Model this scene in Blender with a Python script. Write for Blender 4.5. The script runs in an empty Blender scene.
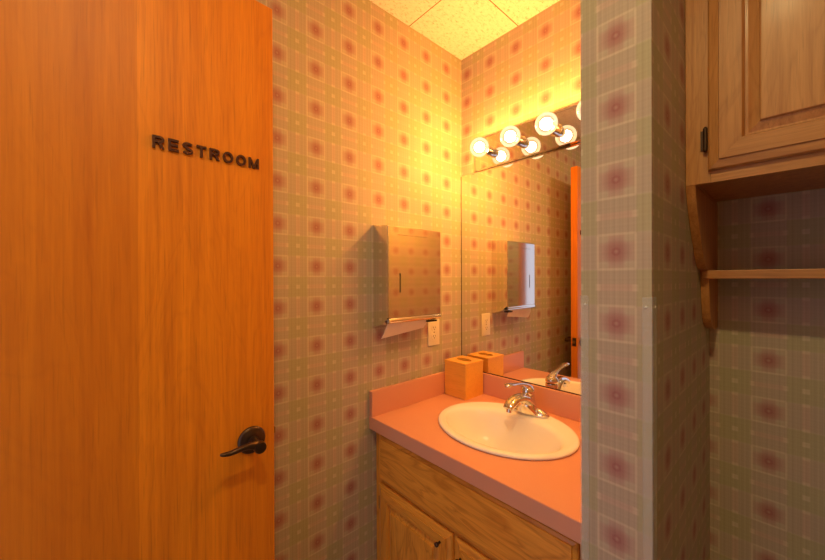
import bpy, bmesh, math, random
from mathutils import Vector, Matrix
R = math.radians
random.seed(4)
sc = bpy.context.scene
C = sc.collection
cos, sin, pi = math.cos, math.sin, math.pi

# ------------------------------------------------------------------ node helper
class NT:
    def __init__(s, mat):
        s.t = mat.node_tree; s.n = s.t.nodes; s.l = s.t.links
    def put(s, sock, v):
        if isinstance(v, bpy.types.NodeSocket): s.l.new(v, sock)
        elif v is not None:
            if hasattr(sock, 'default_value'):
                if isinstance(v, (tuple, list)) and len(v) == 3 and sock.type == 'RGBA': v = (*v, 1)
                sock.default_value = v
    def m(s, op, a, b=None, c=None, clamp=False):
        n = s.n.new('ShaderNodeMath'); n.operation = op; n.use_clamp = clamp
        s.put(n.inputs[0], a); s.put(n.inputs[1], b); s.put(n.inputs[2], c)
        return n.outputs[0]
    def mix(s, f, a, b, kind='MIX'):
        n = s.n.new('ShaderNodeMixRGB'); n.blend_type = kind
        s.put(n.inputs[0], f); s.put(n.inputs[1], a); s.put(n.inputs[2], b)
        return n.outputs[0]
    def obj(s):
        n = s.n.new('ShaderNodeTexCoord'); return n.outputs['Object']
    def xyz(s, v):
        n = s.n.new('ShaderNodeSeparateXYZ'); s.l.new(v, n.inputs[0]); return n.outputs
    def mapv(s, v, scale=(1, 1, 1), loc=(0, 0, 0)):
        n = s.n.new('ShaderNodeMapping'); s.l.new(v, n.inputs[0])
        n.inputs['Scale'].default_value = scale; n.inputs['Location'].default_value = loc
        return n.outputs[0]
    def noise(s, v, scale, detail=4, rough=.55, dist=0):
        n = s.n.new('ShaderNodeTexNoise'); s.l.new(v, n.inputs['Vector'])
        n.inputs['Scale'].default_value = scale; n.inputs['Detail'].default_value = detail
        n.inputs['Roughness'].default_value = rough; n.inputs['Distortion'].default_value = dist
        return n.outputs['Fac']
    def ramp(s, f, pts):
        n = s.n.new('ShaderNodeValToRGB'); s.l.new(f, n.inputs[0]); e = n.color_ramp.elements
        while len(e) < len(pts): e.new(.5)
        for q, (p, c) in zip(e, pts):
            q.position = p; q.color = (*c, 1) if isinstance(c, (tuple, list)) else (c, c, c, 1)
        return n.outputs[0]
    def bump(s, h, strength, dist=.001):
        n = s.n.new('ShaderNodeBump'); s.l.new(h, n.inputs['Height'])
        n.inputs['Strength'].default_value = strength; n.inputs['Distance'].default_value = dist
        return n.outputs[0]

def new_mat(name, col=(.8, .8, .8), rough=.5, metal=0, spec=.5, coat=0, coat_rough=.1):
    m = bpy.data.materials.new(name); m.use_nodes = True
    b = m.node_tree.nodes['Principled BSDF']
    b.inputs['Base Color'].default_value = (*col, 1); b.inputs['Roughness'].default_value = rough
    b.inputs['Metallic'].default_value = metal; b.inputs['Specular IOR Level'].default_value = spec
    b.inputs['Coat Weight'].default_value = coat; b.inputs['Coat Roughness'].default_value = coat_rough
    return m, b, NT(m)

def plain(name, col, rough=.5, metal=0, var=.06, scale=30, bumpy=0, **k):
    m, b, t = new_mat(name, col, rough, metal, **k)
    f = t.noise(t.obj(), scale, 3)
    c = t.mix(f, tuple(x * (1 - var) for x in col), tuple(min(1, x * (1 + var)) for x in col))
    t.put(b.inputs['Base Color'], c)
    if bumpy: t.put(b.inputs['Normal'], t.bump(f, bumpy))
    return m

# ------------------------------------------------------------------ wallpaper
PU, PV = .1343, .137
def paper(name, axis, u0, z0):
    m, b, t = new_mat(name, rough=.55, spec=.25)
    o = t.xyz(t.obj()); u = o[axis]; z = o[2]
    def tri(c, c0, P):
        q = t.m('ADD', t.m('DIVIDE', t.m('SUBTRACT', c, c0), P), 100.5)
        return t.m('SUBTRACT', t.m('FRACT', q), .5)
    su, sz = tri(u, u0, PU), tri(z, z0, PV)
    au, az = t.m('ABSOLUTE', su), t.m('ABSOLUTE', sz)
    def below(a, lim, soft):   # 1 where a<lim
        n = t.n.new('ShaderNodeMapRange'); t.l.new(a, n.inputs[0])
        n.inputs[1].default_value = lim - soft; n.inputs[2].default_value = lim + soft
        n.inputs[3].default_value = 1; n.inputs[4].default_value = 0
        return n.outputs[0]
    def line(a, c, w):
        return below(t.m('ABSOLUTE', t.m('SUBTRACT', a, c)), w, w * .6)
    Bu, Bz = below(au, .25, .012), below(az, .25, .012)
    Su, Sz = t.m('SUBTRACT', 1, below(au, .452, .01)), t.m('SUBTRACT', 1, below(az, .452, .01))
    Cu, Cz = below(au, .10, .02), below(az, .13, .02)
    Lu, Lz = line(au, .243, .016), line(az, .243, .016)
    both = t.m('MULTIPLY', Bu, Bz)
    anyb = t.m('MAXIMUM', Bu, Bz)
    rad = t.m('SQRT', t.m('ADD', t.m('MULTIPLY', su, su), t.m('MULTIPLY', sz, sz)))
    D = below(rad, .12, .085)
    dot = below(rad, .022, .012)
    ring = line(rad, .045, .014)
    # woven threads
    th = lambda s, n, ph: t.m('SINE', t.m('MULTIPLY_ADD', s, 2 * pi * n, ph))
    tu = t.m('ADD', t.m('MULTIPLY', th(su, 11, .5), 1.3), t.m('ADD', th(su, 17, 1.1), th(su, 29, 1.9))); tz = t.m('MULTIPLY', t.m('ADD', th(sz, 11, .5), th(sz, 19, 1.2)), .45)
    G = (.48, .42, .275); G2 = (.45, .395, .25); M = (.51, .395, .325); Cr = (.72, .61, .45)
    Rr = (.48, .26, .23); Dk = (.38, .115, .125); Pk = (.64, .42, .34)
    c = t.mix(.5, G, G2)
    c = t.mix(t.m('MULTIPLY', anyb, .68), c, M)
    c = t.mix(t.m('MULTIPLY', both, .16), c, Cr)
    c = t.mix(t.m('MULTIPLY', t.m('MULTIPLY', both, t.m('MAXIMUM', Cu, Cz)), .40), c, Rr)
    c = t.mix(t.m('MULTIPLY', t.m('MULTIPLY', both, t.m('MULTIPLY', Cu, Cz)), .22), c, Dk)
    c = t.mix(t.m('MULTIPLY', D, .62), c, Dk)
    c = t.mix(t.m('MULTIPLY', ring, .25), c, (.3, .08, .09))
    c = t.mix(t.m('MULTIPLY', dot, .3), c, M)
    SB = t.m('MAXIMUM', t.m('MULTIPLY', Su, Bz), t.m('MULTIPLY', Sz, Bu))
    c = t.mix(t.m('MULTIPLY', SB, .38), c, Pk)
    # cream accents: strip crossings, strip ends, box outlines
    c = t.mix(t.m('MULTIPLY', t.m('MULTIPLY', Su, Sz), .5), c, Cr)
    lines = t.m('MAXIMUM', t.m('MULTIPLY', Lu, Bz), t.m('MULTIPLY', Lz, Bu))
    c = t.mix(t.m('MULTIPLY', lines, .46), c, Cr)
    ends = t.m('MAXIMUM', t.m('MULTIPLY', line(az, .235, .03), Su), t.m('MULTIPLY', line(au, .235, .03), Sz))
    c = t.mix(t.m('MULTIPLY', ends, .5), c, Cr)
    c = t.mix(t.m('MULTIPLY', t.m('MAXIMUM', Lu, Lz), .14), c, Cr)
    # threads as slight value modulation
    c = t.mix(1.0, c, t.ramp(t.m('MULTIPLY_ADD', t.m('ADD', tu, tz), .1, .5), [(0, .80), (1, 1.04)]), 'MULTIPLY')
    c = t.mix(1.0, c, t.ramp(t.noise(t.obj(), 2.2, 2), [(.3, .95), (.7, 1.0)]), 'MULTIPLY')
    t.put(b.inputs['Base Color'], c)
    return m

# ------------------------------------------------------------------ wood
def wood(name, base, dark, axis=2, fine=1.0, rough=.32, coat=.35, seams=None, coarse=.5, fig=1.0):
    """grain runs along axis"""
    m, b, t = new_mat(name, base, rough, coat=coat, coat_rough=.18, spec=.4)
    v = t.obj()
    sc1 = [1, 1, 1]; sc1[axis] = .035
    sc2 = [1, 1, 1]; sc2[axis] = .16
    f1 = t.noise(t.mapv(v, tuple(sc1)), 190 * fine, 5, .62)
    vv = v
    f2 = t.noise(t.mapv(vv, tuple(sc2)), 9 * fig, 3, .5, 1.4)
    # cathedral rings from the distorted low noise
    rings = t.m('FRACT', t.m('MULTIPLY', f2, 9))
    rr = t.ramp(rings, [(0, .15), (.25, 1.0), (.85, .75), (1, .15)])
    f3 = t.noise(t.mapv(v, tuple(sc1)), 42 * fine, 4, .6)
    g = t.m('MULTIPLY_ADD', f1, .5, t.m('MULTIPLY', f3, .5))
    c = t.mix(t.ramp(g, [(.32, 0), (.66, 1)]), dark, base)
    c = t.mix(coarse * .55, c, t.mix(rr, dark, base))
    pores = t.ramp(t.noise(t.mapv(v, tuple(sc1)), 420 * fine, 2, .5), [(.30, .72), (.42, 1.0)])
    c = t.mix(.6, c, t.mix(1.0, c, pores, 'MULTIPLY'))
    if seams is not None:   # veneer leaves with slightly different tone along a coordinate
        ax, offs, amp = seams
        o = t.xyz(v)[ax]
        tone = None
        for k, (pos, val) in enumerate(offs):
            st = t.m('GREATER_THAN', o, pos); st = t.m('MULTIPLY', st, val)
            tone = st if tone is None else t.m('ADD', tone, st)
        c = t.mix(t.m('MULTIPLY', tone, 1, clamp=True), c, tuple(x * amp for x in dark))
    t.put(b.inputs['Base Color'], c)
    t.put(b.inputs['Normal'], t.bump(g, .05, .0006))
    return m

# ------------------------------------------------------------------ geometry
MATS = {}
def box(bm, x0, x1, y0, y1, z0, z1, bev=0, seg=2):
    r = bmesh.ops.create_cube(bm, size=1)
    vs = r['verts']
    bmesh.ops.scale(bm, vec=(abs(x1 - x0), abs(y1 - y0), abs(z1 - z0)), verts=vs)
    bmesh.ops.translate(bm, vec=((x0 + x1) / 2, (y0 + y1) / 2, (z0 + z1) / 2), verts=vs)
    if bev:
        es = list({e for v in vs for e in v.link_edges})
        bmesh.ops.bevel(bm, geom=es, offset=bev, segments=seg, affect='EDGES', profile=.5)
    return bm
def BB(*a, **k): return box(bmesh.new(), *a, **k)
def cyl(bm, p0, p1, r0, r1=None, n=24, cap=True):
    if r1 is None: r1 = r0
    p0, p1 = Vector(p0), Vector(p1); d = p1 - p0
    M = Matrix.Translation((p0 + p1) / 2) @ d.to_track_quat('Z', 'Y').to_matrix().to_4x4()
    bmesh.ops.create_cone(bm, cap_ends=cap, segments=n, radius1=r0, radius2=r1, depth=d.length, matrix=M)
    return bm
def loft(bm, rings, cap0=True, cap1=True, closed=True):
    vr = [[bm.verts.new(p) for p in r] for r in rings]
    n = len(vr[0])
    for a, b in zip(vr, vr[1:]):
        for i in range(n if closed else n - 1):
            j = (i + 1) % n
            bm.faces.new((a[i], a[j], b[j], b[i]))
    if cap0: bm.faces.new(list(reversed(vr[0])))
    if cap1: bm.faces.new(vr[-1])
    return vr
def lathe(bm, prof, org, axis, n=32, cap0=True, cap1=True):
    """prof: (r, h) pairs along axis from org"""
    a = Vector(axis).normalized(); q = a.to_track_quat('Z', 'Y')
    rings = [[Vector(org) + q @ Vector((r * cos(2 * pi * i / n), r * sin(2 * pi * i / n), h)) for i in range(n)] for r, h in prof]
    loft(bm, rings, cap0, cap1); return bm
def tube(bm, pts, rad, n=16, flat=None, up=(0, 0, 1)):
    """sweep; rad = list of (rw, rh) half widths (sideways, upward)"""
    P = [Vector(p) for p in pts]; rings = []
    for i, p in enumerate(P):
        d = (P[min(i + 1, len(P) - 1)] - P[max(i - 1, 0)]).normalized()
        s = d.cross(Vector(up))
        s = s.normalized() if s.length > 1e-4 else Vector((1, 0, 0))
        w = s.cross(d).normalized()
        rw, rh = rad[i] if isinstance(rad[i], tuple) else (rad[i], rad[i])
        rings.append([p + s * (rw * cos(2 * pi * k / n)) + w * (rh * sin(2 * pi * k / n)) for k in range(n)])
    loft(bm, rings); return bm
def smooth_pts(pts, n=6):
    """Catmull-Rom through tuples of any length"""
    out = []
    P = [pts[0]] + list(pts) + [pts[-1]]
    for i in range(1, len(P) - 2):
        for k in range(n):
            t = k / n
            out.append(tuple(.5 * ((2 * b) + (-a + c) * t + (2 * a - 5 * b + 4 * c - d) * t * t + (-a + 3 * b - 3 * c + d) * t ** 3)
                             for a, b, c, d in zip(P[i - 1], P[i], P[i + 1], P[i + 2])))
    out.append(tuple(pts[-1])); return out

WM = {}
def empty(name, label, cat, loc=(0, 0, 0), rz=0, group=None, kind=None):
    o = bpy.data.objects.new(name, None); C.objects.link(o)
    o.empty_display_size = .05
    o.location = loc; o.rotation_euler = (0, 0, rz)
    tag(o, label, cat, group, kind)
    WM[o] = Matrix.Translation(loc) @ Matrix.Rotation(rz, 4, 'Z')
    return o
def tag(o, label=None, cat=None, group=None, kind=None):
    if label: o['label'] = label
    if cat: o['category'] = cat
    if group: o['group'] = group
    if kind: o['kind'] = kind
    return o
def obj(name, bm, mat, parent=None, smooth=False, local=False, label=None, angle=40):
    bmesh.ops.recalc_face_normals(bm, faces=bm.faces[:])
    if parent is not None and not local:
        bm.transform(WM[parent].inverted())
    me = bpy.data.meshes.new(name); bm.to_mesh(me); bm.free()
    for mt in (mat if isinstance(mat, (list, tuple)) else [mat]): me.materials.append(mt)
    if smooth:
        me.polygons.foreach_set('use_smooth', [True] * len(me.polygons))
        if angle < 180:
            try: me.set_sharp_from_angle(angle=R(angle))
            except Exception: pass
    o = bpy.data.objects.new(name, me); C.objects.link(o)
    if parent is not None: o.parent = parent; WM[o] = WM[parent]
    else: WM[o] = Matrix.Identity(4)
    if label: o['label'] = label
    return o
def struct(name, bm, mat, label=None):
    o = obj(name, bm, mat); o['kind'] = 'structure'
    if label: o['label'] = label
    return o

# ------------------------------------------------------------------ materials
WX = 1.86         # right wall
WY = -1.84        # front wall (behind the camera)
CZ = 2.44
PX0, PX1, PY = .8237, .9459, -.614
paper_left = paper('plaid_paper_left', 1, -.9171, 2.2156)
paper_back = paper('plaid_paper_back', 0, .1698, 2.2165)
paper_toilet = paper('plaid_paper_toilet', 0, 1.0682, 1.1252)
paper_end = paper('plaid_paper_end', 0, .8883, 1.8111)
paper_side = paper('plaid_paper_side', 1, -.50, 1.8111)
door_wood = wood('orange_veneer', (.82, .28, .008), (.50, .13, .003), 2, .55, .5, .0,
                 seams=(1, [(-2, .38), (-.292, -.38), (-.118, .10)], .92), coarse=.3, fig=.8)
oak_v = wood('oak_vertical', (.60, .28, .085), (.33, .115, .028), 2, 1, .45, .05)
oak_h = wood('oak_horizontal', (.60, .28, .085), (.33, .115, .028), 0, 1, .45, .05)
van_v = wood('vanity_oak_vertical', (.86, .38, .05), (.42, .13, .012), 2, 1, .35, .2, coarse=.9)
van_h = wood('vanity_oak_horizontal', (.86, .38, .05), (.42, .13, .012), 0, 1, .35, .2, coarse=.9)
box_wood = wood('maple_box', (.90, .44, .07), (.78, .34, .045), 0, 1.2, .4, .15, coarse=.25)
laminate = plain('mauve_laminate', (.66, .30, .19), .38, var=.03, scale=400)
porcelain = plain('porcelain', (.84, .80, .76), .2, var=.01, spec=.3)
chrome = plain('chrome', (.82, .80, .78), .06, 1, var=.01)
steel = plain('polished_steel', (.82, .77, .70), .07, 1, var=.02)
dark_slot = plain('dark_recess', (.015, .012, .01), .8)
bronze = plain('oil_rubbed_bronze', (.085, .05, .032), .33, .85, var=.15)
letter_m = plain('dark_brown_letter', (.10, .035, .02), .3, .35, var=.1)
brass = plain('antique_brass', (.35, .2, .08), .35, .9)
cream = plain('cream_plastic', (.80, .70, .50), .4)
paperwhite = plain('paper_towel', (.80, .70, .62), .85)
white_trim = plain('white_paint', (.78, .76, .72), .5)
porc_white = plain('ceramic_socket', (.8, .78, .72), .4)
m, b, t = new_mat('mirror_silver', (.93, .92, .89), .0, 1); mirror_m = m
m, b, t = new_mat('mirror_edge_and_gap', (.12, .09, .05), .4); medge_gap = m
# clear plastic guard
m, b, t = new_mat('clear_plastic', (.85, .86, .84), .5)
tr = t.n.new('ShaderNodeBsdfTransparent'); mx = t.n.new('ShaderNodeMixShader'); mx.inputs[0].default_value = .15
t.l.new(tr.outputs[0], mx.inputs[1]); t.l.new(b.outputs[0], mx.inputs[2])
t.l.new(mx.outputs[0], t.n['Material Output'].inputs[0]); guard_m = m
# ceiling tile
m, b, t = new_mat('ceiling_tile', (.8, .76, .68), .9, spec=.1)
v = t.obj()
sp = t.noise(t.mapv(v, (1, .55, 1)), 105, 4, .7, .6)
c = t.ramp(sp, [(.32, (.48, .39, .29)), (.43, (.76, .72, .66)), (.6, (.82, .79, .74))])
xx = t.xyz(v)
def seam(coord, pos):
    q = t.m('FRACT', t.m('ADD', t.m('DIVIDE', t.m('SUBTRACT', coord, pos), .6096), 10.5))
    return t.m('LESS_THAN', t.m('ABSOLUTE', t.m('SUBTRACT', q, .5)), .0035)
t.put(b.inputs['Base Color'], t.mix(t.m('MAXIMUM', seam(xx[1], -.348), seam(xx[0], .315)), c, (.22, .13, .06)))
t.put(b.inputs['Normal'], t.bump(sp, .5, .003)); tile_m = m
# floor
m, b, t = new_mat('floor_vinyl', (.3, .24, .18), .45)
bk = t.n.new('ShaderNodeTexBrick'); t.l.new(t.obj(), bk.inputs['Vector'])
bk.inputs['Scale'].default_value = 3.3; bk.offset = 0; bk.inputs['Brick Width'].default_value = 1; bk.inputs['Row Height'].default_value = 1
bk.inputs['Mortar Size'].default_value = .008
bk.inputs['Color1'].default_value = (.34, .27, .2, 1); bk.inputs['Color2'].default_value = (.30, .24, .18, 1); bk.inputs['Mortar'].default_value = (.15, .12, .1, 1)
t.l.new(bk.outputs[0], b.inputs['Base Color']); floor_m = m
# lamps
BULB = (1.0, .44, .075)
def emis(name, col, s, trans=0, gloss=0):
    m, b, t = new_mat(name)
    e = t.n.new('ShaderNodeEmission'); e.inputs[0].default_value = (*col, 1); e.inputs[1].default_value = s
    out = e.outputs[0]
    if trans:
        tr = t.n.new('ShaderNodeBsdfTransparent'); gl = t.n.new('ShaderNodeBsdfGlossy'); gl.inputs['Roughness'].default_value = .03
        gl.inputs[0].default_value = (1, .97, .92, 1)
        fr = t.n.new('ShaderNodeFresnel'); fr.inputs[0].default_value = 1.35
        m1 = t.n.new('ShaderNodeMixShader'); t.l.new(fr.outputs[0], m1.inputs[0]); t.l.new(tr.outputs[0], m1.inputs[1]); t.l.new(gl.outputs[0], m1.inputs[2])
        m2 = t.n.new('ShaderNodeMixShader'); m2.inputs[0].default_value = 1 - trans
        t.l.new(m1.outputs[0], m2.inputs[1]); t.l.new(out, m2.inputs[2]); out = m2.outputs[0]
    t.l.new(out, t.n['Material Output'].inputs[0]); t.n.remove(b)
    return m
globe_m = emis('bulb_globe_glow', (1.0, .70, .40), 1.7, trans=.72)
core_m = emis('bulb_core_glow', BULB, 480.0)
lamp_m = emis('downlight_lens_glow', (1.0, .80, .36), 370.0)

# ------------------------------------------------------------------ the room
struct('wall_left', BB(-.1, 0, WY, 0, 0, CZ), paper_left, 'plaid papered wall behind the open door and beside the vanity')
wb = bmesh.new(); box(wb, -.1, .885, 0, .1, 0, CZ)
struct('wall_back', wb, paper_back, 'plaid papered wall behind the mirror')
struct('wall_alcove', BB(.885, WX + .1, 0, .1, 0, CZ), paper_toilet, 'shaded plaid wall below the wall cabinet')
# partition between the two alcoves: its end and its two sides carry paper hung separately
pb = bmesh.new(); box(pb, PX0, PX1, PY, 0, 0, CZ)
for f in pb.faces:
    f.material_index = 0 if abs(f.normal.y) > .5 else 1
struct('wall_partition', pb, [paper_end, paper_side], 'short plaid papered partition wall end beside the sink')
struct('wall_right', BB(WX, WX + .1, WY, 0, 0, CZ), paper_side)
fw = bmesh.new()
DX0, DX1, DZ = .17, .97, 2.10
box(fw, -.1, DX0, WY - .1, WY, 0, CZ); box(fw, DX1, WX + .1, WY - .1, WY, 0, CZ); box(fw, DX0, DX1, WY - .1, WY, DZ, CZ)
struct('wall_front', fw, paper_toilet)
struct('floor', BB(-.1, WX + .1, WY - .1, .1, -.05, 0), floor_m)
struct('ceiling', BB(-.1, WX + .1, WY - .1, .1, CZ, CZ + .05), tile_m, 'speckled cream ceiling tiles with dark seams')
jb = bmesh.new()
box(jb, DX0 - .0, DX0 + .018, WY - .1, WY + .005, 0, DZ); box(jb, DX1 - .018, DX1, WY - .1, WY + .005, 0, DZ); box(jb, DX0, DX1, WY - .1, WY + .005, DZ - .018, DZ)
struct('trim_1', jb, door_wood)

# ------------------------------------------------------------------ open door
A = R(2)
DW, DT, DTOP = .80, .044, 2.088
edge = Vector((.160, -.990, 0))
dd = Vector((sin(A), -cos(A), 0)); nn = Vector((cos(A), sin(A), 0))
# local frame: +x out of the door's lettered face, +y towards the free edge, origin at the free edge, front face
door = empty('door_1', 'open orange wood door with raised RESTROOM letters', 'door', tuple(edge), A, kind='structure')
obj('door_panel', BB(-DT, 0, -DW, 0, .012, DTOP, bev=.0015, seg=1), door_wood, door, local=True)
def lever_set(side, s, z, lab):
    x = 0 if side > 0 else -DT
    h = lathe(bmesh.new(), [(.0345, 0), (.0348, .003), (.033, .006), (.028, .008), (.021, .011), (.0165, .013)], (x, -s, z), (side, 0, 0), 40)
    hd = obj('door_handle', h, bronze, door, True, local=True, label=lab)
    q = bmesh.new()
    lathe(q, [(.0135, .011), (.0125, .022), (.0115, .034), (.012, .044), (.0145, .050), (.0150, .060), (.0135, .066), (.009, .0672)], (x, -s, z), (side, 0, 0), 28)
    pts = smooth_pts([(.055, .002, .002, .011, .012), (.0565, -.016, .0085, .0105, .0095), (.0575, -.034, .011, .0095, .0072), (.0575, -.051, .0095, .0095, .0064), (.0565, -.068, .0075, .009, .0058), (.056, -.082, .009, .0075, .0048), (.0555, -.089, .011, .003, .0028)], 5)
    tube(q, [(x + side * p[0], -s + p[1], z + p[2]) for p in pts], [(p[3] * .75, p[4]) for p in pts], 16)
    obj('lever', q, bronze, hd, True, local=True)
    return hd
lever_set(1, .060, .931, 'dark bronze lever handle')
lever_set(-1, .060, .931, 'dark bronze lever handle on the wall side')
lp = obj('latch_plate', BB(-DT / 2 - .013, -DT / 2 + .013, -.0005, .0018, .931 - .028, .931 + .028, bev=.0008, seg=1), bronze, door, local=True, label='dark latch plate on the door edge')
obj('latch_bolt', BB(-DT / 2 - .006, -DT / 2 + .007, .001, .010, .931 - .009, .931 + .009, bev=.002), brass, lp, local=True)
for z in (.25, 1.1, 1.9):
    hg = cyl(bmesh.new(), (-DT / 2 - .026, -DW - .004, z - .05), (-DT / 2 - .026, -DW - .004, z + .05), .006)
    box(hg, -DT / 2 - .022, -DT / 2 + .012, -DW - .0022, -DW - .0002, z - .05, z + .05)
    obj('hinge', hg, bronze, door, True, local=True)
# lettering
letters = 'RESTROOM'
hz, z0 = .0268, 1.6408
s0, s1 = .267, .0395
T_ = .20      # stroke, as a share of the letter height
def arc(cx, cy, rx, ry, a0, a1, n=14): return [(cx + rx * cos(R(a0 + (a1 - a0) * i / n)), cy + ry * sin(R(a0 + (a1 - a0) * i / n))) for i in range(n + 1)]
def ribbon(bm, pts, close=False):
    """constant-width stroke as a strip of quads"""
    n = len(pts); L = []; Rr_ = []
    for i, p in enumerate(pts):
        a = pts[(i - 1) % n] if (close or i) else p; b_ = pts[(i + 1) % n] if (close or i < n - 1) else p
        dx, dy = b_[0] - a[0], b_[1] - a[1]; l = math.hypot(dx, dy); nx, ny = -dy / l * T_ / 2, dx / l * T_ / 2
        L.append((p[0] + nx, p[1] + ny)); Rr_.append((p[0] - nx, p[1] - ny))
    slab2(bm, [(L[i], L[(i + 1) % n], Rr_[(i + 1) % n], Rr_[i]) for i in range(n if close else n - 1)])
def slab2(bm, quads):
    vs = {}
    def V(p, x):
        key = (round(p[0], 5), round(p[1], 5), x)
        if key not in vs: vs[key] = bm.verts.new((x, p[0], p[1]))
        return vs[key]
    edges = {}
    for q in quads:
        bm.faces.new([V(p, 1) for p in q]); bm.faces.new([V(p, 0) for p in reversed(q)])
        for k in range(len(q)):
            e = (q[k], q[(k + 1) % len(q)]); ek = frozenset((tuple(round(c, 5) for c in p) for p in e)); edges.setdefault(ek, []).append(e)
    for es in edges.values():
        if len(es) == 1:
            p, q = es[0]; bm.faces.new((V(p, 0), V(q, 0), V(q, 1), V(p, 1)))
def rect(a, b_, c_, d_): return ((a, c_), (b_, c_), (b_, d_), (a, d_))
def glyph(ch):
    bm = bmesh.new(); h = T_ / 2
    if ch == 'E':
        w_ = .74
        for q in (rect(0, T_, 0, 1), rect(T_, w_, 0, T_ * .92), rect(T_, w_, 1 - T_ * .92, 1), rect(T_, w_ - .05, .41, .59)): slab2(bm, [q])
    elif ch == 'T':
        w_ = .76
        slab2(bm, [rect(0, w_, 1 - T_ * .92, 1)]); slab2(bm, [rect(w_ / 2 - h, w_ / 2 + h, 0, 1 - T_ * .92)])
    elif ch == 'R':
        w_ = .82
        slab2(bm, [rect(0, T_, 0, 1)])
        ribbon(bm, [(T_, 1 - h)] + arc(.50, .72, .22, .28 - h, 90, -90, 12) + [(T_, .44 + h)])
        slab2(bm, [((.36, .46), (.58, .46), (w_, 0), (w_ - .235, 0))])
    elif ch == 'O':
        w_ = .88; ribbon(bm, arc(w_ / 2, .5, w_ / 2 - h, .51 - h, 0, 360 - 360 / 33, 32), True)
    elif ch == 'S':
        w_ = .80
        ribbon(bm, arc(.40, .745, .30 - .01, .255 - h + .01, 20, 262, 16)[:] + arc(.40, .265, .31 - .01, .275 - h + .0, 82, -160, 16))
    elif ch == 'M':
        w_ = .95
        slab2(bm, [rect(0, T_ * .9, 0, 1)]); slab2(bm, [rect(w_ - T_ * .9, w_, 0, 1)])
        slab2(bm, [((T_ * .9, 1), (T_ * .9, .62), (w_ / 2 - .09, 0), (w_ / 2, .30))]); slab2(bm, [((w_ - T_ * .9, 1), (w_ / 2, .30), (w_ / 2 + .09, 0), (w_ - T_ * .9, .62))])
        slab2(bm, [((w_ / 2 - .09, 0), (w_ / 2 + .09, 0), (w_ / 2, .30))])
    return bm, w_
gl = [glyph(ch) for ch in letters]
gap = ((s0 - s1) - sum(w_ for _, w_ in gl) * hz) / 7
pos = -s0
for (bm, w_), ch in zip(gl, letters):
    for v_ in bm.verts: v_.co = Vector((.0003 + v_.co.x * .0055, pos + v_.co.y * hz, z0 + v_.co.z * hz))
    obj('letter', bm, letter_m, door, local=True, label='dark raised letter ' + ch)
    pos += w_ * hz + gap

# ------------------------------------------------------------------ vanity cabinet
CT = .8156; CE = .0485
van = empty('vanity_cabinet', 'honey oak vanity cabinet with two panelled doors under the pink countertop', 'cabinet', (.41, -.27, 0))
vx0, vx1, vy = .006, PX0 - .004, -.535
bd = bmesh.new()
box(bd, vx0, vx0 + .016, vy + .02, -.002, .09, CT - CE); box(bd, vx1 - .016, vx1, vy + .02, -.002, .09, CT - CE)
box(bd, vx0, vx1, vy + .02, -.002, .09, .105); box(bd, vx0, vx1, -.012, -.002, .09, CT - CE)
obj('carcass', bd, van_v, van)
for a_, b_, c_ in ((vx0, vx0 + .045, 0), (vx1 - .045, vx1, 0), (vx0 + .385, vx0 + .43, .001)):
    obj('face_stile', BB(a_, b_, vy + c_, vy + .02, .09 + c_ * 35, CT - CE - c_ * 200, .001, 1), van_v, van)
for a_, b_ in ((.735, CT - CE), (.56, .60), (.09, .125)): obj('face_rail', BB(vx0 + .045, vx1 - .045, vy + .0005, vy + .0195, a_, b_), van_h, van)
obj('toe_kick', BB(vx0 + .01, vx1 - .01, vy + .07, vy + .085, 0, .09), van_h, van)
def slab_front(x0, x1, z0, z1, yb, th=.019, lip=.011):
    """overlay front: flat field with an ogee edge"""
    bm = bmesh.new()
    prof = [(0, 0), (0, th * .45), (.003, th * .62), (lip, th * .80), (lip + .0015, th)]
    rings = []
    for ins, d in prof:
        rings.append([(x0 + ins, yb - d, z0 + ins), (x1 - ins, yb - d, z0 + ins), (x1 - ins, yb - d, z1 - ins), (x0 + ins, yb - d, z1 - ins)])
    loft(bm, rings); return bm
def raised_door(parent, x0, x1, z0, z1, yb, mv, mh, st=.056, th=.019):
    """frame: two stiles, two rails, raised panel"""
    # door back as the frame: built of mitred rails with moulded outer edge and inner edge
    lip = .0185
    def frame_piece(side):
        bm = bmesh.new()
        prof = [(0, 0), (0, th * .40), (.003, th * .60), (lip - .002, th * .80), (lip, th * .82), (lip + .0012, th), (st - .005, th), (st - .001, th * .60), (st, 0)]
        a = []; b2 = []
        for ins, d in prof:
            if side == 'l': p, q = (x0 + ins, z0 + ins), (x0 + ins, z1 - ins)
            if side == 'r': p, q = (x1 - ins, z0 + ins), (x1 - ins, z1 - ins)
            if side == 'b': p, q = (x0 + ins, z0 + ins), (x1 - ins, z0 + ins)
            if side == 't': p, q = (x0 + ins, z1 - ins), (x1 - ins, z1 - ins)
            a.append((p[0], yb - d, p[1])); b2.append((q[0], yb - d, q[1]))
        loft(bm, [a, b2]); return bm
    d = bmesh.new()
    root = obj('door', frame_piece('l'), mv, parent)
    obj('stile', frame_piece('r'), mv, root)
    obj('rail', frame_piece('b'), mh, root); obj('rail', frame_piece('t'), mh, root)
    pm = bmesh.new(); rings = []
    for ins, dd_ in [(st - .004, .002), (st - .004, th * .36), (st + .004, th * .34), (st + .021, th * .70), (st + .0222, th * .96), (st + .024, th)]:
        rings.append([(x0 + ins, yb - dd_, z0 + ins), (x1 - ins, yb - dd_, z0 + ins), (x1 - ins, yb - dd_, z1 - ins), (x0 + ins, yb - dd_, z1 - ins)])
    loft(pm, rings)
    obj('panel', pm, mv, root)
    return root
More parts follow.
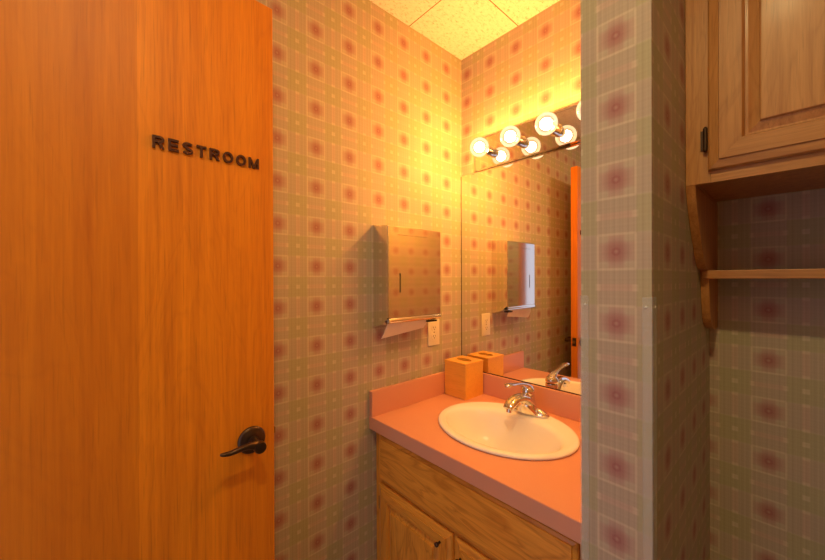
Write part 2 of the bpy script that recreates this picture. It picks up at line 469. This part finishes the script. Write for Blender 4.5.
def knob(parent, x, z, y):
    return obj('knob', lathe(bmesh.new(), [(.0045, 0), (.0035, .003), (.0032, .008), (.006, .011), (.0078, .015), (.007, .019), (.004, .021), (.001, .0215)], (x, y, z), (0, -1, 0), 20), bronze, parent, True, label='small dark bronze knob')
obj('drawer_front', slab_front(.046, .789, .584, .754, vy - .0005), van_h, van, label='false drawer front of honey oak')
d1 = raised_door(van, .040, .412, .115, .566, vy - .0005, van_v, van_h)
d2 = raised_door(van, .428, .789, .115, .566, vy - .0005, van_v, van_h)
knob(d1, .368, .524, vy - .019); knob(d2, .452, .520, vy - .019)
for zz in (.485, .19):
    hb = cyl(bmesh.new(), (.036, vy - .006, zz - .022), (.036, vy - .006, zz + .022), .0035, n=12)
    box(hb, .026, .037, vy - .0035, vy - .0005, zz - .02, zz + .02)
    obj('hinge', hb, brass, d1, True)

# ------------------------------------------------------------------ countertop (hole for the sink)
ctop = empty('countertop', 'mauve pink laminate countertop with low backsplash', 'countertop', (.41, -.28, CT - CE))
SX, SY, SA, SB = .412, -.267, .251, .208
x0, x1, y0, y1 = .001, PX0 - .001, -.563, -.0012
bm = bmesh.new(); N = 64
def rect_pt(th, x0, x1, y0, y1):
    c, s = cos(th), sin(th)
    cand = []
    if c > 1e-9: cand.append((x1 - SX) / c)
    if c < -1e-9: cand.append((x0 - SX) / c)
    if s > 1e-9: cand.append((y1 - SY) / s)
    if s < -1e-9: cand.append((y0 - SY) / s)
    r = min(cand); return (SX + r * c, SY + r * s)
angs = sorted([2 * pi * i / N for i in range(N)] + [math.atan2(y - SY, x - SX) % (2 * pi) for x in (x0, x1) for y in (y0, y1)])
out_t = [rect_pt(a, x0, x1, y0, y1) for a in angs]
hole = [(SX + (SA - .02) * cos(a), SY + (SB - .02) * sin(a)) for a in angs]
rings = [[(p[0], p[1], CT - .02) for p in hole], [(p[0], p[1], CT) for p in hole], [(p[0], p[1], CT) for p in out_t], [(p[0], p[1], CT - .02) for p in out_t]]
rings.append(rings[0])
vr = [[bm.verts.new(p) for p in r] for r in rings[:4]]
for i in range(4):
    a_, b_ = vr[i], vr[(i + 1) % 4]
    for j in range(len(a_)):
        q = (j + 1) % len(a_); bm.faces.new((a_[j], a_[q], b_[q], b_[j]))
obj('slab', bm, laminate, ctop)
obj('front_edge', BB(x0, x1, -.5655, -.5432, CT - CE, CT - .0003, .0012, 1), laminate, ctop)
obj('backsplash', BB(x0 + .0004, .0195, -.564, -.0205, CT, .9145, .0012, 1), laminate, ctop, label='pink side splash against the left wall')
obj('backsplash', BB(x0, x1, -.0200, y1, CT, .9095, .0012, 1), laminate, ctop, label='pink backsplash below the mirror')
obj('backsplash', BB(x1 - .018, x1, -.560, -.0205, CT, .9145, .0012, 1), laminate, ctop, label='pink side splash against the partition')

# ------------------------------------------------------------------ sink
sink = empty('sink', 'oval white porcelain drop-in sink set in the pink countertop', 'sink', (SX, SY, CT))
prof = [(.250, .206, 0, .0003), (.2535, .2095, 0, .003), (.254, .210, 0, .006), (.2515, .2075, 0, .0095), (.246, .202, 0, .0115), (.238, .194, -.0005, .0120),
        (.229, .178, -.006, .0110), (.222, .163, -.016, .009), (.216, .151, -.0245, .005), (.210, .144, -.0265, -.004), (.200, .136, -.0265, -.022), (.184, .124, -.0265, -.05), (.160, .107, -.024, -.083),
        (.125, .084, -.02, -.112), (.085, .060, -.015, -.130), (.045, .036, -.01, -.139), (.022, .022, -.008, -.142)]
def sink_rings(pr, dz=0, sc_=1):
    return [[(SX + a * cos(2 * pi * i / 72), SY + cy + b_ * sin(2 * pi * i / 72), CT + z) for i in range(72)] for a, b_, cy, z in pr]
bm = bmesh.new()
inner = prof
outer = [(.228, .185, -.002, .0003), (.222, .170, -.014, -.005), (.212, .150, -.0265, -.03), (.19, .132, -.0265, -.06), (.165, .115, -.024, -.09), (.13, .092, -.02, -.12), (.09, .068, -.015, -.138), (.05, .044, -.01, -.148), (.03, .03, -.008, -.15)]
rr = list(reversed(sink_rings(outer))) + sink_rings(inner)
loft(bm, rr, True, False)
basin = obj('basin', bm, porcelain, sink, True, angle=80)
dr = lathe(bmesh.new(), [(.0215, 0), (.0215, .003), (.017, .0035), (.016, .002), (.013, .0025), (.001, .005)], (SX, SY - .008, CT - .1415), (0, 0, 1), 28)
obj('drain', dr, chrome, sink, True, label='chrome drain')

# ------------------------------------------------------------------ faucet
fx, fy, fz = .416, -.098, CT + .0122
fa = empty('faucet', 'polished chrome single lever faucet on the back rim of the sink', 'faucet', (fx, fy, fz))
bm = bmesh.new(); rings = []
def stad(hw, hd, z, dy=0):
    pts = []
    for i in range(48):
        a = 2 * pi * i / 48; c, s = cos(a), sin(a)
        e = 2.6
        pts.append((fx + hw * math.copysign(abs(c) ** (2 / e), c), fy + dy + hd * math.copysign(abs(s) ** (2 / e), s), fz + z))
    return pts
loft(bm, [stad(.081, .026, 0), stad(.082, .027, .003), stad(.081, .026, .006), stad(.076, .022, .0085)])
obj('base_plate', bm, chrome, fa, True)
bm = bmesh.new()
for sx in (-1, 1):     # the rounded wings
    pts = smooth_pts([(.0, .008, .026, .018), (.026, .008, .021, .018), (.046, .008, .0195, .0175), (.060, .006, .018, .014), (.070, .005, .014, .009), (.0765, .004, .006, .004)], 4)
    tube(bm, [(fx + sx * p[0], fy, fz + p[1]) for p in pts], [(p[2], p[3]) for p in pts], 20)
obj('wing', bm, chrome, fa, True, angle=180)
bm = bmesh.new()
rings = []
for z, r, ry, dy in [(.004, .046, .030, -.006), (.014, .042, .030, -.008), (.026, .035, .030, -.009), (.042, .0295, .029, -.008), (.058, .0265, .0265, -.007), (.070, .0255, .0255, -.006), (.0745, .024, .024, -.006)]:
    rings.append([(fx + r * cos(2 * pi * i / 36), fy + dy + ry * sin(2 * pi * i / 36), fz + z) for i in range(36)])
loft(bm, rings)
obj('body', bm, chrome, fa, True)
bm = bmesh.new()
pts = smooth_pts([(-.004, .034, .034, .022), (-.026, .054, .031, .0195), (-.052, .068, .0275, .0165), (-.082, .073, .0245, .0145), (-.110, .070, .0225, .014), (-.135, .059, .0215, .0135), (-.147, .049, .019, .010)], 5)
tube(bm, [(fx, fy + p[0], fz + p[1]) for p in pts], [(p[2], p[3]) for p in pts], 24)
sp_ = obj('spout', bm, chrome, fa, True, angle=60)
obj('aerator', lathe(bmesh.new(), [(.0115, 0), (.0115, .016), (.009, .017)], (fx, fy - .134, fz + .050), (0, -.25, -1), 20), chrome, sp_, True)
bm = bmesh.new()   # domed cap with lever rising forwards
lathe(bm, [(.0245, 0), (.0265, .004), (.0265, .011), (.0235, .021), (.017, .029), (.008, .0335), (.001, .034)], (fx, fy - .007, fz + .0745), (0, -.18, 1), 30)
pts = smooth_pts([(.0, .096, .018, .013), (-.022, .108, .0155, .0105), (-.047, .117, .0105, .0075), (-.077, .124, .0085, .0055), (-.105, .129, .0105, .0055), (-.130, .133, .0150, .0065), (-.148, .134, .0145, .006), (-.157, .1335, .007, .004)], 5)
tube(bm, [(fx, fy + p[0], fz + p[1]) for p in pts], [(p[2], p[3]) for p in pts], 18)
obj('lever', bm, chrome, fa, True, angle=60)
bm = cyl(bmesh.new(), (fx, fy + .0275, fz + .004), (fx, fy + .0275, fz + .052), .0022, n=12)
lathe(bm, [(.003, 0), (.0055, .003), (.0055, .008), (.002, .011)], (fx, fy + .0275, fz + .05), (0, 0, 1), 16)
obj('drain_rod', bm, chrome, fa, True)

# ------------------------------------------------------------------ tissue box cover
tx0, tx1, ty0, ty1, tz = .0225, .146, -.153, -.0265, CT
tb = empty('tissue_box_cover', 'light wooden cube tissue box cover in the counter corner', 'tissue box', ((tx0 + tx1) / 2, (ty0 + ty1) / 2, tz))
TH = .160
bm = bmesh.new()
w = .009
box(bm, tx0, tx1, ty0, ty0 + w, tz, tz + TH - .012, .0008, 1); box(bm, tx0, tx1, ty1 - w, ty1, tz, tz + TH - .012, .0008, 1)
box(bm, tx0, tx0 + w, ty0 + w, ty1 - w, tz, tz + TH - .012); box(bm, tx1 - w, tx1, ty0 + w, ty1 - w, tz, tz + TH - .012)
obj('box_side', bm, box_wood, tb)
# lid with an oval opening
bm = bmesh.new(); cxm, cym = (tx0 + tx1) / 2, (ty0 + ty1) / 2
hx, hy = (tx1 - tx0) / 2 + .0015, (ty1 - ty0) / 2 + .0015
NA = 48
aa = sorted([2 * pi * i / NA for i in range(NA)] + [math.atan2(sy * hy, sx * hx) % (2 * pi) for sx in (-1, 1) for sy in (-1, 1)])
def rp(a, ins):
    c, s = cos(a), sin(a); r = min((hx - ins) / abs(c) if abs(c) > 1e-9 else 9, (hy - ins) / abs(s) if abs(s) > 1e-9 else 9)
    return cxm + r * c, cym + r * s
ho = [(cxm + .043 * cos(a), cym + .022 * sin(a)) for a in aa]
zt, zb = tz + TH, tz + TH - .0115
rg = [[(*p, zb) for p in ho], [(*p, zt) for p in ho], [(*rp(a, .0015), zt) for a in aa], [(*rp(a, 0), zt - .0015) for a in aa], [(*rp(a, 0), zb) for a in aa]]
vr = [[bm.verts.new(p) for p in r] for r in rg]
for i in range(5):
    a_, b_ = vr[i], vr[(i + 1) % 5]
    for j in range(len(a_)):
        q = (j + 1) % len(a_); bm.faces.new((a_[j], a_[q], b_[q], b_[j]))
obj('lid', bm, box_wood, tb)
obj('slot_dark_block', BB(tx0 + .012, tx1 - .012, ty0 + .012, ty1 - .012, tz + .002, tz + TH - .03), dark_slot, tb, label='near-black block for the shade inside, seen through the slot')  # solid near-black block paints the shade inside the cover

# ------------------------------------------------------------------ mirror
mi = empty('mirror', 'large frameless wall mirror above the sink', 'mirror', (.41, -.003, .912))
mt = 1.8575
bm = BB(.0028, PX0 - .0015, -.006, -.001, .9105, mt)
for f in bm.faces: f.material_index = 0 if f.normal.y < -.5 else 1
obj('mirror_glass', bm, [mirror_m, medge_gap], mi)
cl = bmesh.new(); box(cl, .070, .082, -.0085, -.0062, mt - .006, mt + .004, .0008, 1)
obj('mirror_clip', cl, chrome, mi)
cl = bmesh.new(); box(cl, .0015, PX0 - .0015, -.0080, -.0062, .9100, .9135)
obj('bottom_channel', cl, bronze, mi, label='thin dark channel under the glass')

obj('corner_gap_strip', BB(.0003, .0026, -.0082, -.0008, .9105, mt), medge_gap, mi, label='thin dark strip for the shaded gap between mirror and wall corner')  # added dark strip stands in for the shaded gap beside the mirror

# ------------------------------------------------------------------ vanity light + bulbs
fxl, fxr, fz0, fz1, fyp = .107, .737, 1.8595, 1.9955, -.030
lf = empty('vanity_light_bar', 'mirror chrome light bar mounted above the mirror', 'light fixture', ((fxl + fxr) / 2, -.001, fz0))
obj('backplate', BB(fxl, fxr, fyp, -.001, fz0, fz1, .0008, 1), plain('mirror_chrome', (.86, .80, .72), .035, 1, var=.01), lf)
zc = 1.9235; ybulb = -.112
bxs = [.193 + .1522 * i for i in range(4)]
for x in bxs:
    obj('socket', lathe(bmesh.new(), [(.0235, 0), (.0235, .002), (.0215, .0035), (.0205, .037), (.0195, .041), (.0165, .041), (.0165, .030)], (x, fyp - .0002, zc), (0, -1, 0), 28), chrome, lf, True)
def bulb(x, lab):
    e = empty('light_bulb', lab, 'light bulb', (x, fyp - .034, zc), group='lit globe bulbs on the vanity light bar')
    rg_ = .0405
    prof = [(.013, .0405 - .034)]
    L = -ybulb + fyp  # centre distance from plate
    cdist = abs(ybulb) - abs(fyp)
    for i in range(3, 25):
        a = pi * i / 24
        prof.append((max(rg_ * sin(a), .0004), cdist - rg_ * cos(a)))
    prof[0] = (.0125, cdist - rg_ - .004)
    g = lathe(bmesh.new(), prof, (x, fyp, zc), (0, -1, 0), 36, False, False)
    obj('globe', g, globe_m, e, True, angle=180)
    c_ = bmesh.new(); bmesh.ops.create_icosphere(c_, subdivisions=3, radius=.0215, matrix=Matrix.Translation((x, ybulb, zc)))
    obj('glowing_core', c_, core_m, e, True, angle=180)
    obj('screw_base', lathe(bmesh.new(), [(.0128, .031), (.0128, .040), (.0118, cdist - rg_ - .003)], (x, fyp, zc), (0, -1, 0), 20), brass, e, True)
    return e
labs = ['lit clear globe bulb nearest the corner, leftmost on the chrome bar',
        'lit clear globe bulb, second from the corner on the chrome bar',
        'lit clear globe bulb, third from the corner on the chrome bar',
        'lit clear globe bulb half hidden by the plaid partition edge']
b0 = bulb(bxs[0], labs[0])
for x, lb in zip(bxs[1:], labs[1:]):
    c_ = b0.copy(); C.objects.link(c_); c_.location.x = x; c_['label'] = lb
    for ch in list(b0.children):
        d = ch.copy(); C.objects.link(d); d.parent = c_

# ------------------------------------------------------------------ towel dispenser (on wall_left)
dy0, dy1, dzt, dzb, dxf = -.5465, -.2605, 1.5515, 1.2015, .1005
td = empty('paper_towel_dispenser', 'polished steel paper towel dispenser on the plaid wall', 'towel dispenser', (.001, -.40, 1.16))
bm = bmesh.new()   # body side profile in xz, open below
pr = [(.001, 1.163), (.001, 1.560), (.090, 1.5525), (.090, 1.200), (.060, 1.176)]
loft(bm, [[(x, dy0 + .0025, z) for x, z in pr], [(x, dy1 - .0025, z) for x, z in pr]])
obj('housing', bm, steel, td)
bm = BB(.086, dxf, dy0, dy1, dzb, dzt, .003, 1)
cv = obj('front_cover', bm, steel, td)
obj('level_slot', BB(dxf - .001, dxf + .0006, -.4905, -.4855, 1.298, 1.372), dark_slot, cv, label='narrow dark viewing slot')
bm = BB(dxf - .0008, dxf + .0004, -.50, -.34, 1.5185, 1.5195)
obj('seam_line', bm, bronze, cv, label='thin crease line near the top')
bm = bmesh.new()  # curved lower lip
rings = []
for x, z in [(.098, 1.2035), (.1035, 1.197), (.1045, 1.190), (.101, 1.184), (.094, 1.181), (.086, 1.182), (.075, 1.184)]:
    rings.append([(x, dy0 + .004, z), (x, dy1 - .004, z), (x - .003, dy1 - .004, z + .001), (x - .003, dy0 + .004, z + .001)])
loft(bm, rings)
obj('chute_lip', bm, steel, td, True)
obj('top_tab', BB(.0015, .012, -.545, -.515, 1.5595, 1.5635, .001, 1), steel, td)
bm = BB(.070, .092, -.325, -.275, 1.170, 1.1765, .001, 1)
obj('chute_gap', bm, dark_slot, td, label='dark gap at the chute corner')
bm = bmesh.new()
rings = []
for x, z, a_, b_ in [(.080, 1.1995, -.531, -.300), (.082, 1.184, -.535, -.306), (.077, 1.165, -.540, -.3125), (.068, 1.145, -.543, -.3185), (.058, 1.128, -.5465, -.3235)]:
    rings.append([(x, a_, z - .006), (x, b_, z + .0155), (x - .0025, b_, z + .0155), (x - .0025, a_, z - .006)])
loft(bm, rings)
tag(obj('paper_towel', bm, paperwhite, None, True), 'white paper towel hanging out below the steel dispenser', 'paper towel')

# ------------------------------------------------------------------ outlet (on wall_left)
oy0, oy1, oz0, oz1 = -.2425, -.1685, 1.046, 1.165
ou = empty('electrical_outlet', 'cream duplex outlet on the plaid wall below the dispenser', 'outlet', (.001, (oy0 + oy1) / 2, (oz0 + oz1) / 2))
obj('cover_plate', BB(.0005, .0055, oy0, oy1, oz0, oz1, .0025, 2), cream, ou, True, angle=30)
yc, zc_ = (oy0 + oy1) / 2, (oz0 + oz1) / 2
for s in (-1, 1):
    zz = zc_ + s * .0195
    pm = bmesh.new()
    loft(pm, [[(x, yc + .0165 * cos(a) * q, zz + .0145 * q * math.copysign(min(abs(sin(a)), .85) / .85, sin(a))) for a in [2 * pi * i / 28 for i in range(28)]] for x, q in ((.005, 1), (.0066, 1), (.0070, .95))])
    rc = obj('receptacle', pm, cream, ou)
    h = bmesh.new(); box(h, .0069, .0073, yc - .0075, yc - .0055, zz - .001, zz + .007); box(h, .0069, .0073, yc + .0055, yc + .0075, zz - .0, zz + .006)
    cyl(h, (.0069, yc, zz - .006), (.0073, yc, zz - .006), .0024, n=12)
    obj('slot', h, dark_slot, rc)
obj('screw', lathe(bmesh.new(), [(.003, 0), (.0028, .0012), (.001, .0016)], (.0054, yc, zc_), (1, 0, 0), 14), brass, ou, True)

# ------------------------------------------------------------------ corner guards on the partition end
for nm, xs, sg in (('left', PX0, 1), ('right', PX1, -1)):
    g = empty('corner_guard', 'clear plastic corner guard on the %s edge of the plaid partition end' % nm, 'corner guard', (xs, PY, 0), group=None)
    zt = 1.315
    L = .0145; T = .0018
    bm = bmesh.new()
    a_, b_ = (xs - sg * T, xs + sg * L)
    pts = [(xs - sg * (T + .0002), PY - T), (xs + sg * L, PY - T), (xs + sg * L, PY - .0002), (xs - sg * .0002, PY - .0002), (xs - sg * .0002, PY + .021), (xs - sg * (T + .0002), PY + .021)]
    loft(bm, [[(x, y, .10) for x, y in pts], [(x, y, zt) for x, y in pts]])
    obj('guard_strip', bm, guard_m, g)
    for z in (1.2975, .75, .16):
        obj('nail', lathe(bmesh.new(), [(.0022, 0), (.0020, .0008), (.0008, .0012)], (xs + sg * .0085, PY - T, z), (0, -1, 0), 12), white_trim, g, True)
        obj('nail', lathe(bmesh.new(), [(.0022, 0), (.0020, .0008), (.0008, .0012)], (xs - sg * (T + .0002), PY + .012, z), (-sg, 0, 0), 12), white_trim, g, True)

# ------------------------------------------------------------------ wall cabinet over the right alcove
cx0, cx1, cyf, cz0, cz1 = PX1 + .001, PX1 + .611, -.338, 1.561, 2.30
wc = empty('wall_cabinet', 'oak wall cabinet with panelled door and open shelf below', 'cabinet', ((cx0 + cx1) / 2, -.002, cz0))
bm = bmesh.new()
box(bm, cx0, cx0 + .016, cyf + .019, -.002, cz0 + .004, cz1); box(bm, cx1 - .016, cx1, cyf + .019, -.002, cz0 + .004, cz1)
box(bm, cx0 + .016, cx1 - .016, cyf + .019, -.002, cz0 + .012, cz0 + .026); box(bm, cx0 + .016, cx1 - .016, cyf + .019, -.002, cz1 - .014, cz1)
box(bm, cx0 + .016, cx1 - .016, -.010, -.002, cz0 + .026, cz1 - .014)
obj('carcass', bm, oak_v, wc)
for a_ in (cx0, cx1 - .045): obj('face_stile', BB(a_, a_ + .045, cyf, cyf + .019, cz0, cz1, .0008, 1), oak_v, wc)
for a_ in (cz0, cz1 - .042): obj('face_rail', BB(cx0 + .045, cx1 - .045, cyf + .0003, cyf + .0187, a_, a_ + .042), oak_h, wc)
mid = (cx0 + cx1) / 2
def wdoor(a_, b_, hx, kx):
    d = raised_door(wc, a_, b_, cz0 + .025, cz1 - .022, cyf - .0005, oak_v, oak_h, st=.060, th=.019)
    for zz in (1.656, 2.21):
        s = 1 if hx < kx else -1
        hb = cyl(bmesh.new(), (hx, cyf - .009, zz - .024), (hx, cyf - .009, zz + .024), .0042, n=14)
        cyl(hb, (hx, cyf - .009, zz - .028), (hx, cyf - .009, zz - .024), .002, .0042, n=14); cyl(hb, (hx, cyf - .009, zz + .024), (hx, cyf - .009, zz + .028), .0042, .002, n=14)
        box(hb, hx - s * .001, hx - s * .009, cyf - .003, cyf - .0004, zz - .022, zz + .022)
        obj('hinge', hb, bronze, d, True)
    knob(d, kx, cz0 + .06, cyf - .019)
wdoor(cx0 + .041, mid - .003, cx0 + .0365, mid - .03)
wdoor(mid + .003, cx1 - .041, cx1 - .0365, mid + .03)
def bracket(xa, xb):
    bm = bmesh.new()
    out = smooth_pts([(cyf + .001, cz0), (-.321, 1.522), (-.301, 1.490), (-.266, 1.444), (-.217, 1.388), (-.188, 1.374), (-.160, 1.368), (-.152, 1.345), (-.142, 1.29), (-.125, 1.24), (-.095, 1.215), (-.05, 1.205)], 3)
    pts = out + [(-.002, 1.205), (-.002, cz0)]
    loft(bm, [[(xa, y, z) for y, z in pts], [(xb, y, z) for y, z in pts]])
    return obj('side_bracket', bm, oak_v, wc)
bracket(cx0, cx0 + .0175); bracket(cx1 - .0175, cx1)
obj('shelf', BB(cx0 + .0062, cx1 - .0062, -.1665, -.153, 1.3475, 1.3695, .002, 2), oak_h, wc, label='front strip of the open oak shelf').name = 'shelf_edge'
obj('shelf', BB(cx0 + .018, cx1 - .018, -.153, -.004, 1.349, 1.369, .001, 1), oak_h, wc)

# ------------------------------------------------------------------ ceiling lamp of the room (behind the camera's top edge)
lx, ly = 1.09, -1.36
dl = empty('ceiling_downlight', 'small round ceiling downlight in the middle of the room', 'ceiling light', (lx, ly, CZ))
obj('trim_ring', lathe(bmesh.new(), [(.052, 0), (.085, .0), (.085, .004), (.078, .009), (.056, .010), (.052, .0)], (lx, ly, CZ), (0, 0, -1), 40, False, False), white_trim, dl, True)
obj('lens', lathe(bmesh.new(), [(.0515, .0005), (.0515, .006), (.045, .012), (.03, .017), (.012, .0195), (.001, .020)], (lx, ly, CZ), (0, 0, -1), 32), lamp_m, dl, True)

# ------------------------------------------------------------------ world: soft light from the hall through the open doorway
w = bpy.data.worlds.new('hall_light'); sc.world = w; w.use_nodes = True
w.node_tree.nodes['Background'].inputs[0].default_value = (.78, .76, .95, 1)
w.node_tree.nodes['Background'].inputs[1].default_value = 1.0

# ------------------------------------------------------------------ camera
yaw, pit, rol, f = .8354, -.0021, -.0033, 346.6
cam = bpy.data.cameras.new('camera'); co = bpy.data.objects.new('camera', cam); C.objects.link(co)
fwd = Vector((-sin(yaw) * cos(pit), cos(yaw) * cos(pit), sin(pit)))
rt = Vector((cos(yaw), sin(yaw), 0)); up = rt.cross(fwd)
r2 = rt * cos(rol) + up * sin(rol); u2 = -rt * sin(rol) + up * cos(rol)
M = Matrix((r2, u2, -fwd)).transposed().to_4x4(); M.translation = Vector((1.1176, -1.3443, 1.3488))
co.matrix_world = M
cam.sensor_fit = 'HORIZONTAL'; cam.sensor_width = 36; cam.lens = f / 825 * 36; cam.clip_start = .02
sc.camera = co
sc.view_settings.view_transform = 'Standard'; sc.view_settings.look = 'None'
sc.view_settings.exposure = 0; sc.view_settings.gamma = 1; sc.view_settings.use_curve_mapping = False
sc.cycles.use_denoising = True
sc.cycles.max_bounces = 12; sc.cycles.diffuse_bounces = 6; sc.cycles.glossy_bounces = 6; sc.cycles.transparent_max_bounces = 16
sc.cycles.sample_clamp_indirect = 6
sc.cycles.caustics_reflective = True
sc.cycles.blur_glossy = .3
